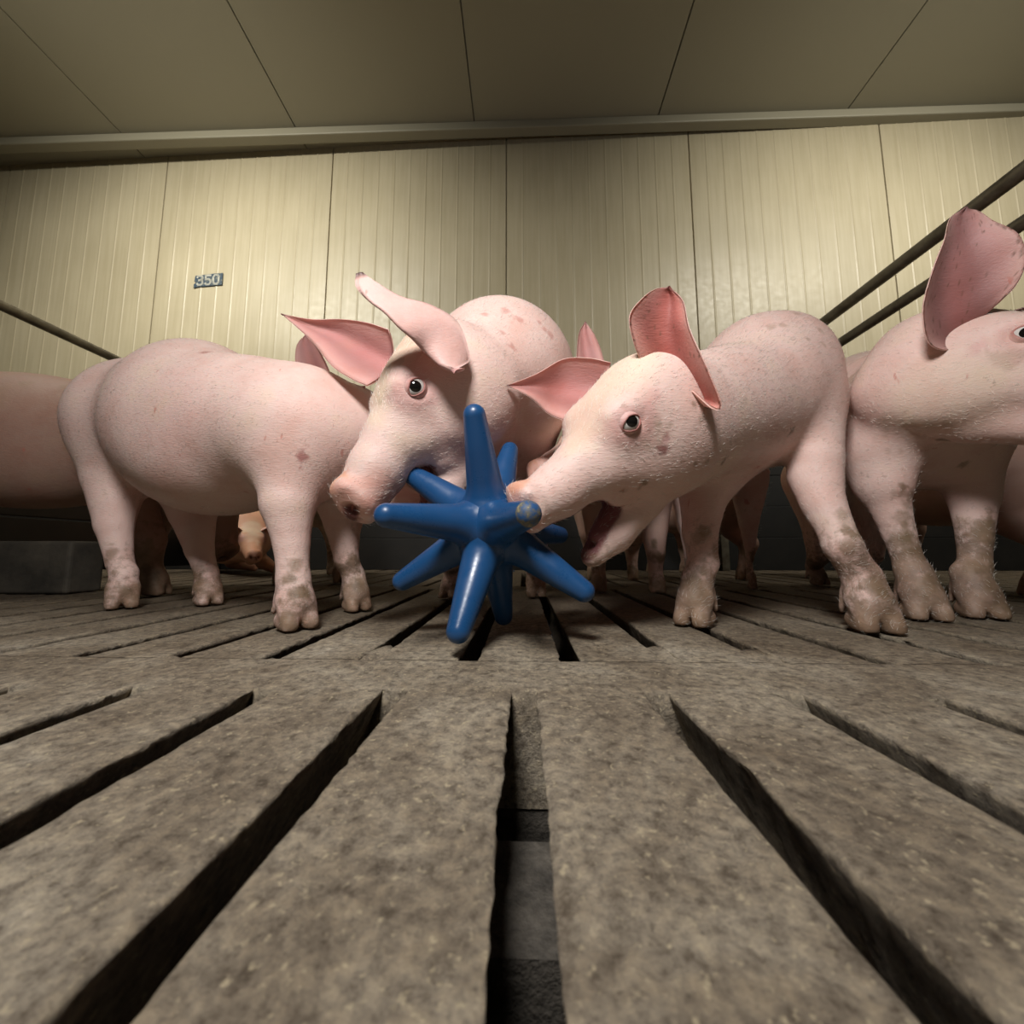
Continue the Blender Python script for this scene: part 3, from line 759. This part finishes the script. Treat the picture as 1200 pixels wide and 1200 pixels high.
# ------------------------------------------------------------------ pigs
def generic_pig(label, x, y, hd, s=1.0, hp=(.40, 0, .35), hf=(.8, 0, -.35), jaw=0, vox=.006, legs=(1, 1, 1, 1), dirty=1.0, base=SKINC, lying=False, tail=True, eyeside=(), steps=(0, 0, 0, 0), seed=0, ears=(1, 1), earup=False, more_ears=()):
    """standing pig; x,y ground point under the belly, hd heading in degrees, hp head place, hf head direction (own axes)"""
    h_ = math.radians(hd); fx = np.array([math.cos(h_), math.sin(h_), 0]); fy = np.array([-math.sin(h_), math.cos(h_), 0]); fz = np.array([0, 0, 1.])
    dz = -.135 if lying else 0
    P = lambda a, b_, c_: np.array([x, y, 0]) + s * (a * fx + b_ * fy + (c_ + dz) * fz)
    ends = [P(-.46, 0, 0), P(.62, 0, 0), P(0, .2, 0), P(0, -.2, 0)]
    lo = np.min(ends, 0) - .17 * s; hi = np.max(ends, 0) + .17 * s; lo[2] = -.01; hi[2] = .58 * s
    b = Body(lo, hi, vox)
    E = lambda c, r, k=.05: b.ell(P(*c), np.array(r) * s, fx, fz, k * s)
    E((-.27, 0, .355), (.15, .128, .145)); E((-.03, 0, .335), (.25, .135, .150)); E((.20, 0, .345), (.15, .122, .145))
    b.cone(P(.24, 0, .36), P(*(np.array(hp) - (.04, 0, 0))), .112 * s, .078 * s, .05)
    fr = Frame(P(*hp), hf[0] * fx + hf[1] * fy + hf[2] * fz, fz + .001 * fx, s); head(b, fr, jaw)
    feet = []
    if not lying:
        for i, (fa_, sd) in enumerate(((1, 1), (1, -1), (-1, 1), (-1, -1))):
            if not legs[i]: continue
            st = steps[i]; g = P((.20 if fa_ > 0 else -.27) + st, .082 * sd, 0); g[2] = 0
            fp = foot(b, g, fx[:2], s); feet.append((g, .13))
            if fa_ > 0: b.chain([(P(.20, .07 * sd, .28), .065 * s), (P(.19 + st * .4, .08 * sd, .19), .040 * s), (P(.20 + st * .8, .082 * sd, .115), .026 * s), (fp, .0195 * s)], .03)
            else: b.chain([(P(-.26, .065 * sd, .30), .095 * s), (P(-.24, .08 * sd, .205), .056 * s), (P(-.31 + st * .7, .085 * sd, .135), .031 * s), (fp, .0205 * s)], .03)
    else:
        b.cone(P(.22, .09, .20), P(.34, .12, .155), .04 * s, .02 * s, .02); b.cone(P(-.25, .09, .2), P(-.1, .16, .155), .05 * s, .02 * s, .02)
    if tail:
        tp = [(P(-.41, 0, .40), .013 * s), (P(-.435, .005, .37), .009 * s), (P(-.44, -.012, .335), .007 * s), (P(-.435, .004, .305), .006 * s), (P(-.44, 0, .285), .004 * s)]
        b.chain(tp, .01)
    es = list(more_ears)
    for q, sd in enumerate((1, -1)):
        if ears[q]:
            H = lambda a, b_, c_: fr(a, b_ * sd, c_)
            if earup:
                es.append(ear_mesh([H(.0, .03, .05), H(.0, .025, .10), H(-.02, .04, .15), H(-.04, .06, .185)], [H(-.06, .05, .03), H(-.075, .085, .09), H(-.07, .085, .15), H(-.04, .06, .185)], unit(-fr.x * .8 - fr.y * sd * .4) * .02 * s, .005, 16, 12, seed=seed)); continue
            es.append(ear_mesh([H(.0, .035, .055), H(.03, .075, .09), H(.06, .115, .10), H(.075, .150, .085)], [H(-.06, .05, .03), H(-.045, .105, .045), H(.0, .145, .06), H(.075, .150, .085)], unit(fr.z * .6 - fr.x * .6 + fr.y * sd * .1) * .022 * s, .005, 16, 12, seed=seed))
    sp = foot_spots(feet, dirty)
    rg = np.random.default_rng(seed + 50)
    for _ in range(int(10 * dirty)): sp.append((P(rg.uniform(-.4, .3), rg.choice((-.13, .13)), rg.uniform(.25, .48)), rg.uniform(.015, .05), MUD, rg.uniform(.2, .5)))
    return finish(b, label, es, sp, base, fr, eyeside, jaw, grime=dirty * .6), fr, P

BACKC = SKINC * np.array((.93, .88, .84))
generic_pig('dirty pig with shade put into its dark skin colour, standing cropped by the left edge', -1.185, .89, 12, 1.12, hp=(.31, .02, .26), hf=(.35, .1, -.9), steps=(-.06, .08, 0, -.05), dirty=2.2, base=(.42, .27, .21), seed=1)  # base skin darkened to carry shade, dirt spots on top
generic_pig('distant pig resting low, only its orange snout and flank seen under the pale side-on pig', -1.36, 1.72, -35, .80, hp=(.37, -.03, .31), hf=(.95, -.2, -.25), lying=True, base=BACKC * (1.0, .8, .62), seed=2)
generic_pig('yellowish pig hidden behind the side-on pig, only its ear tip, nape and dark hooves showing', -.72, 1.27, -60, 1.0, ears=(0, 0), more_ears=[ear_mesh(px((350, 475, .93), (346, 432, .92), (348, 405, .91), (358, 392, .91)), px((394, 475, .93), (388, 440, .92), (374, 410, .91), (358, 392, .91)), (0, .014, 0), .005, 18, 12, seed=10)], hp=(.40, .0, .40), hf=(.7, .35, -.45), steps=(-.08, -.1, -.08, .0), dirty=1.6, base=CREAM, seed=3)
_h = math.radians(262); _fx = np.array([math.cos(_h), math.sin(_h), 0]); _fy = np.array([-_fx[1], _fx[0], 0]); _d = unit((-.75, -.55, -.25))
HF5 = (_d @ _fx, _d @ _fy, _d[2]); _o = (W(624, 540, .59) - .85 * .178 * _d - np.array([.285, 1.13, 0])) / .85; HP5 = (_o @ _fx, _o @ _fy, _o[2])
generic_pig('pig in the middle back with round snout disc peeping beside the biting pig', .285, 1.13, 262, .85, earup=True, hp=HP5, hf=HF5, dirty=1.2, base=BACKC * .95, seed=4, ears=(0, 0), more_ears=[ear_mesh(px((674, 480, .72), (675, 430, .72), (678, 392, .72), (686, 377, .72)), px((708, 480, .72), (709, 430, .72), (698, 395, .72), (686, 377, .72)), (0, .012, 0), .005, 18, 12, seed=9)])
generic_pig('shadowed pig standing tail-on in the gap behind the two right-hand pigs', .69, 1.62, 92, .95, dirty=1.8, base=(.45, .30, .24), seed=5)  # base skin browned to stand for the shade at the back
generic_pig('shadowed pig in the next pen at the right edge, only a dirty leg visible', 1.255, 1.16, 88, .95, dirty=2.0, base=(.45, .30, .24), seed=6)  # same shade-darkened base skin, leg dirt on top

# ---- side-on pig at left, its head behind the biting pig
b = Body((-1.02, .36, -.01), (-.16, .98, .56), .004)
ax = unit(W(355, 505, .57) - W(170, 498, .735))
blob(b, 240, 506, .665, (.19, .126, .145), ax, k=.04)
blob(b, 262, 545, .645, (.13, .105, .085), ax, k=.04)
blob(b, 172, 496, .735, (.115, .115, .128), ax, k=.04)
blob(b, 232, 480, .70, (.14, .11, .130), ax, k=.05)
blob(b, 352, 508, .580, (.115, .105, .105), ax, k=.04)
blob(b, 300, 502, .62, (.15, .115, .118), ax, k=.04)
b.chain([(W(365, 512, .58), .088), (W(410, 515, .60), .074), (W(438, 535, .62), .062)], .04)
F2 = Frame(W(432, 525, .655), (.42, .70, -.55), (.2, .3, 1), .98); head(b, F2, 0)
b.chain([(W(430, 575, .60), .040), (W(480, 598, .61), .032)], .03)
feet = []
# near fore leg
g = FL(346, 737); fp = foot(b, g, (.80, -.6), 1.05); feet.append((g, .10))
b.chain([(W(348, 545, .545), .054), (W(338, 590, .525), .035), (W(342, 638, .522), .0220), (fp, .0205)], .03)
# far fore leg
g = FL(417, 716); fp = foot(b, g, (.75, -.65), .95); feet.append((g, .10))
b.chain([(W(395, 565, .64), .046), (W(402, 615, .65), .029), (W(406, 655, .655), .0195), (fp, .018)], .03)
# near hind leg
g = FL(142, 713); fp = foot(b, g, (.75, -.65), 1.0); feet.append((g, .10))
b.chain([(W(158, 500, .72), .085), (W(136, 560, .70), .047), (W(134, 615, .69), .027), (W(141, 660, .69), .0190), (fp, .0185)], .035)
# far hind leg
g = FL(243, 709); fp = foot(b, g, (.85, -.5), .95); feet.append((g, .10))
b.chain([(W(220, 540, .77), .075), (W(226, 600, .76), .040), (W(234, 645, .745), .023), (fp, .0185)], .03)
sp = foot_spots(feet, .5) + [(W(253, 447, .6), .012, (.45, .2, .17), .8), (W(352, 538, .47), .010, (.35, .13, .12), .8), (W(352, 660, .48), .013, DIRT, .6), (W(345, 688, .48), .014, DIRT, .75),
      (W(230, 500, .55), .10, ROSE, .25), (W(125, 470, .66), .03, MUD, .15)]
e = ear_mesh(px((428, 452, .595), (418, 455, .59), (412, 475, .585), (415, 505, .58)), px((432, 500, .60), (428, 510, .59), (420, 512, .585), (415, 505, .58)), (.0, -.006, 0), .005, 12, 8)
finish(b, 'pale pink pig standing side-on at left, head out of sight behind the biting pig', [e], sp, frame=F2, eyesides=(1, -1), hair=6000, flow=(-.8, .3, -.5), seed=21, hl=(.003, .007))

# ---- pig biting the toy
F3 = Frame(W(508, 465, .505), (-.53, -.41, -.73), (-.45, -.36, .80), 1.06)
b = Body((-.36, .30, .0), (.26, 1.14, .58), .0032)
head(b, F3, .19, muz=.88)
blob(b, 548, 498, .585, (.06, .06, .068), (0, 1, 0))
b.cone(F3(-.04, 0, -.01), W(577, 452, .66), .068, .108, .04)
blob(b, 594, 447, .68, (.110, .11, .118), k=.07)
bx_ = unit(np.array([.25, 1, .02]))
blob(b, 588, 453, .70, (.14, .118, .132), bx_, k=.07)
blob(b, 606, 463, .86, (.17, .122, .145), bx_)
blob(b, 600, 473, 1.00, (.12, .115, .130), bx_)
blob(b, 608, 482, .66, (.05, .06, .040), k=.03)
feet = []
for gx, gy, hx, hy, Y, d, s_ in ((528, 702, 545, 590, .74, (-.3, -1), .95), (628, 700, 612, 590, .72, (.1, -1), .95)):
    g = FL(gx, gy); fp = foot(b, g, d, s_); feet.append((g, .1)); b.chain([(W(hx, 525, Y), .060), (W((hx + gx) / 2, 615, Y), .034), (W(gx, 655, (Y + g[1]) / 2), .023), (fp, .019)], .03)
for gx, gy, Y in ((548, 688, 1.02), (628, 686, 1.04)):
    g = FL(gx, gy); fp = foot(b, g, (-.2, -1), .95); feet.append((g, .1)); b.chain([(W(gx + 10, 560, Y), .085), (W(gx, 610, Y + .02), .045), (W(gx, 650, Y + .03), .028), (fp, .02)], .03)
e1 = ear_mesh(px((549, 424, 0.435), (550, 412, 0.435), (537, 378, 0.425), (505, 358, 0.410), (470, 348, 0.395), (442, 331, 0.385), (426, 319, 0.385)),
              px((545, 432, .408), (522, 430, .408), (500, 414, 0.410), (482, 396, 0.390), (468, 384, 0.383), (452, 366, 0.380), (432, 352, 0.380), (418, 336, 0.380), (418, 321, 0.385)),
              np.array([-.012, -.016, -.016]) * .9, .0055, 30, 20, inn=(.60, .37, .35), outc=(.68, .46, .42), seed=3, specks=14, tipdark=.85)
e2 = ear_mesh(px((455, 386, .515), (430, 378, .52), (400, 374, .525), (365, 374, .53), (330, 368, .53)),
              px((430, 452, .505), (412, 444, .505), (388, 428, .51), (366, 400, .52), (330, 368, .53)),
              np.array([.010, .028, .004]), .0055, 30, 20, seed=4)
sp = foot_spots(feet, 1) + [(F3(.07, .01, .045), (.012, .012, .02), DIRT, .5), (F3(.075, .02, .035), .008, DIRT, .7), (F3(-.01, .02, .07), .06, (.62, .42, .24), .55),
      (W(610, 560, .6), .06, MUD, .2), (W(690, 500, .6), .05, MUD, .2), (F3(.16, .03, -.05), .03, SNOUT, .8), (F3(.02, .07, .06), .06, ROSE, .4)]
sp += [(W(RNG.uniform(560, 650), RNG.uniform(390, 450), RNG.uniform(.55, .62)), RNG.uniform(.005, .010), (.50, .24, .2), .6) for _ in range(9)]
pig3 = finish(b, 'young pig biting a spike of the blue toy, with one dark-tipped ear raised', [e1, e2], sp, frame=F3, eyesides=(1,), jaw=.19, hair=14000, flow=lambda P: np.tile(-F3.x, (len(P), 1)), look=(.12, .12), seed=22)

# ---- pig with its mouth open right of the toy
F4 = Frame((.1285, .4540, .2528), (-.82, -.35, -.46), (-.27, -.40, .87), .963)
b = Body((-.04, .34, -.01), (.62, 1.20, .58), .0032)
head(b, F4, .42, muz=.87, mzs=-1)
bx_ = unit(np.array([.36, 1, -.01]))
b.cone(F4(-.04, 0, .0), W(872, 470, .62), .068, .095, .04)
b.cone(F4(-.05, .01, -.035), W(872, 490, .60), .055, .080, .04)
blob(b, 888, 462, .665, (.13, .112, .135), bx_)
blob(b, 872, 475, .85, (.17, .118, .142), bx_)
blob(b, 852, 487, 1.00, (.13, .115, .130), bx_)
blob(b, 925, 440, .63, (.055, .06, .085))
feet = []
g = FL(1024, 740); fp = foot(b, g, (-.25, -.95), 1.12); feet.append((g, .17))
b.chain([(W(938, 480, .62), .058), (W(956, 540, .57), .033), (W(966, 590, .55), .0230), (W(987, 640, .528), .0215), (fp, .0205)], .025)
b.cone(W(938, 560, .57), W(965, 600, .55), .016, .016, .02)
g = FL(815, 733); fp = foot(b, g, (-.72, -.68), 1.05); feet.append((g, .14))
b.chain([(W(850, 520, .62), .065), (W(824, 580, .59), .034), (W(820, 625, .57), .0235), (W(824, 660, .56), .020), (fp, .0195)], .025)
for gx, gy, Y in ((815, 691, 1.02), (888, 691, 1.02)):
    g = FL(gx, gy); fp = foot(b, g, (-.2, -1), .95); feet.append((g, .1)); b.chain([(W(gx + 5, 560, Y), .08), (W(gx, 610, Y + .02), .045), (W(gx, 650, Y + .03), .028), (fp, .02)], .03)
e1 = ear_mesh(px((755, 430, 0.416), (744, 405, 0.403), (738, 372, 0.393), (752, 350, 0.388), (768, 338, 0.388), (784, 336, 0.388)),
              px((812, 458, 0.393), (835, 478, 0.383), (845, 474, 0.378), (828, 430, 0.373), (808, 385, 0.376), (800, 352, 0.383), (784, 336, 0.388)),
              np.array([.018, .034, .006]), .006, 60, 44, specks=40, seed=5, inn=(.42, .14, .12))
e2 = ear_mesh(px((716, 425, 0.500), (690, 420, 0.510), (660, 421, 0.515), (628, 438, 0.50), (594, 452, 0.485)),
              px((690, 492, 0.495), (665, 493, 0.500), (642, 484, 0.505), (622, 466, 0.495), (594, 452, 0.485)),
              np.array([.006, .030, .006]), .0055, 30, 20, seed=6, inn=(.50, .25, .23))
sp = foot_spots(feet, 1.1) + [(W(778, 527, .40), .0075, (.25, .10, .09), .9), (W(778, 513, .40), .006, (.5, .25, .25), .7), (W(843, 540, .45), .007, DIRT, .8), (W(960, 513, .50), .007, DIRT, .8),
      (F4(.03, .06, .0), .02, MUD, .3), (W(1000, 640, .50), .017, DIRT, .7), (F4(.10, .02, .03), .03, CREAM, .5)]
sp += [(F4(RNG.uniform(-.05, .13), .06, RNG.uniform(-.07, .05)), RNG.uniform(.003, .006), DIRT, .6) for _ in range(16)]
sp += [(W(RNG.uniform(900, 960), RNG.uniform(370, 420), RNG.uniform(.56, .6)), RNG.uniform(.005, .012), MUD, .4) for _ in range(6)]
pig4 = finish(b, 'young pig right of the blue toy with open mouth and bright pink upright ear', [e1, e2], sp, frame=F4, eyesides=(1,), jaw=.42, grime=1.0, hair=15000, flow=lambda P: np.tile(-F4.x, (len(P), 1)), look=(.05, .22), seed=23)

# ---- right-hand pig with the big ear
F6 = Frame(W(1137, 430, .535), (.50, -.75, -.35), (.1, -.1, 1), 1.05)
b = Body((.44, .34, -.01), (1.10, 1.32, .62), .004)
head(b, F6, 0)
bx_ = unit(np.array([.48, 1, 0]))
b.cone(F6(-.04, 0, -.01), W(1100, 478, .68), .064, .082, .05)
b.chain([(W(1015, 455, .69), .05), (W(1018, 492, .660), .050), (W(1024, 530, .640), .046), (W(1032, 560, .635), .036)], .05)
b.cone(W(1160, 470, .59), W(1095, 500, .65), .055, .078, .04)
blob(b, 1062, 492, .69, (.13, .115, .130), bx_)
blob(b, 1008, 488, .92, (.18, .122, .145), bx_)
blob(b, 976, 500, 1.08, (.12, .115, .130), bx_)
feet = []
g = FL(1084, 726); fp = foot(b, g, (-.35, -.93), 1.12); feet.append((g, .20))
b.chain([(W(1030, 520, .65), .050), (W(1036, 575, .635), .030), (W(1053, 625, .628), .0200), (W(1067, 665, .622), .0190), (fp, .0200)], .025)
g = FL(1150, 724); fp = foot(b, g, (-.40, -.92), 1.10); feet.append((g, .20))
b.chain([(W(1130, 510, .64), .050), (W(1140, 580, .645), .030), (W(1142, 630, .642), .0200), (W(1142, 665, .640), .0190), (fp, .0200)], .025)
for gx, gy, Y in ((960, 686, 1.08), (1020, 687, 1.07)):
    g = FL(gx, gy); fp = foot(b, g, (.2, -1), .95); feet.append((g, .1)); b.chain([(W(gx - 5, 560, Y), .08), (W(gx, 610, Y + .02), .045), (W(gx, 650, Y + .03), .028), (fp, .02)], .03)
e1 = ear_mesh(px((1128, 396, 0.515), (1112, 410, 0.500), (1088, 400, 0.490), (1081, 362, 0.480), (1092, 318, 0.470), (1106, 282, 0.465), (1114, 255, 0.465), (1132, 243, 0.465)),
              px((1158, 345, 0.485), (1180, 345, 0.465), (1198, 320, 0.450), (1200, 292, 0.445), (1190, 272, 0.445), (1165, 258, 0.455), (1148, 246, 0.460), (1132, 243, 0.465)),
              np.array([.010, .030, .0]), .006, 70, 52, specks=110, seed=7, inn=(.40, .21, .20))
e2 = ear_mesh([F6(-.01, .03, .06), F6(.0, .08, .1), F6(.02, .12, .12), F6(.05, .15, .12)], [F6(-.06, .05, .03), F6(-.05, .1, .06), F6(-.01, .14, .09), F6(.05, .15, .12)], (0, .02, 0), .005, 12, 10)
sp = foot_spots(feet, 2.2) + [(W(1035, 510, .57), .035, MUD, .45), (W(1100, 430, .58), .045, (.62, .40, .22), .5), (W(1105, 490, .58), .04, (.68, .50, .36), .5), (W(1118, 428, .55), .008, DIRT, .5),
      (W(1118, 490, .55), .009, DIRT, .8), (W(1180, 425, .48), .02, MUD, .45), (F6(.0, -.05, -.05), .08, CREAM, .5), (W(1060, 640, .56), .02, DIRT, .7), (W(1000, 440, .75), .05, CREAM, .7)]
sp += [(W(RNG.uniform(985, 1040), RNG.uniform(430, 500), RNG.uniform(.62, .7)), RNG.uniform(.006, .018), MUD, .5) for _ in range(12)]
pig6 = finish(b, 'pig at the right edge with huge cupped ear, dirty front legs and dark eye', [e1, e2], sp, frame=F6, eyesides=(-1,), grime=1.5, hair=9000, flow=lambda P: np.tile(-F6.x * (1, .2, 1), (len(P), 1)), seed=24)
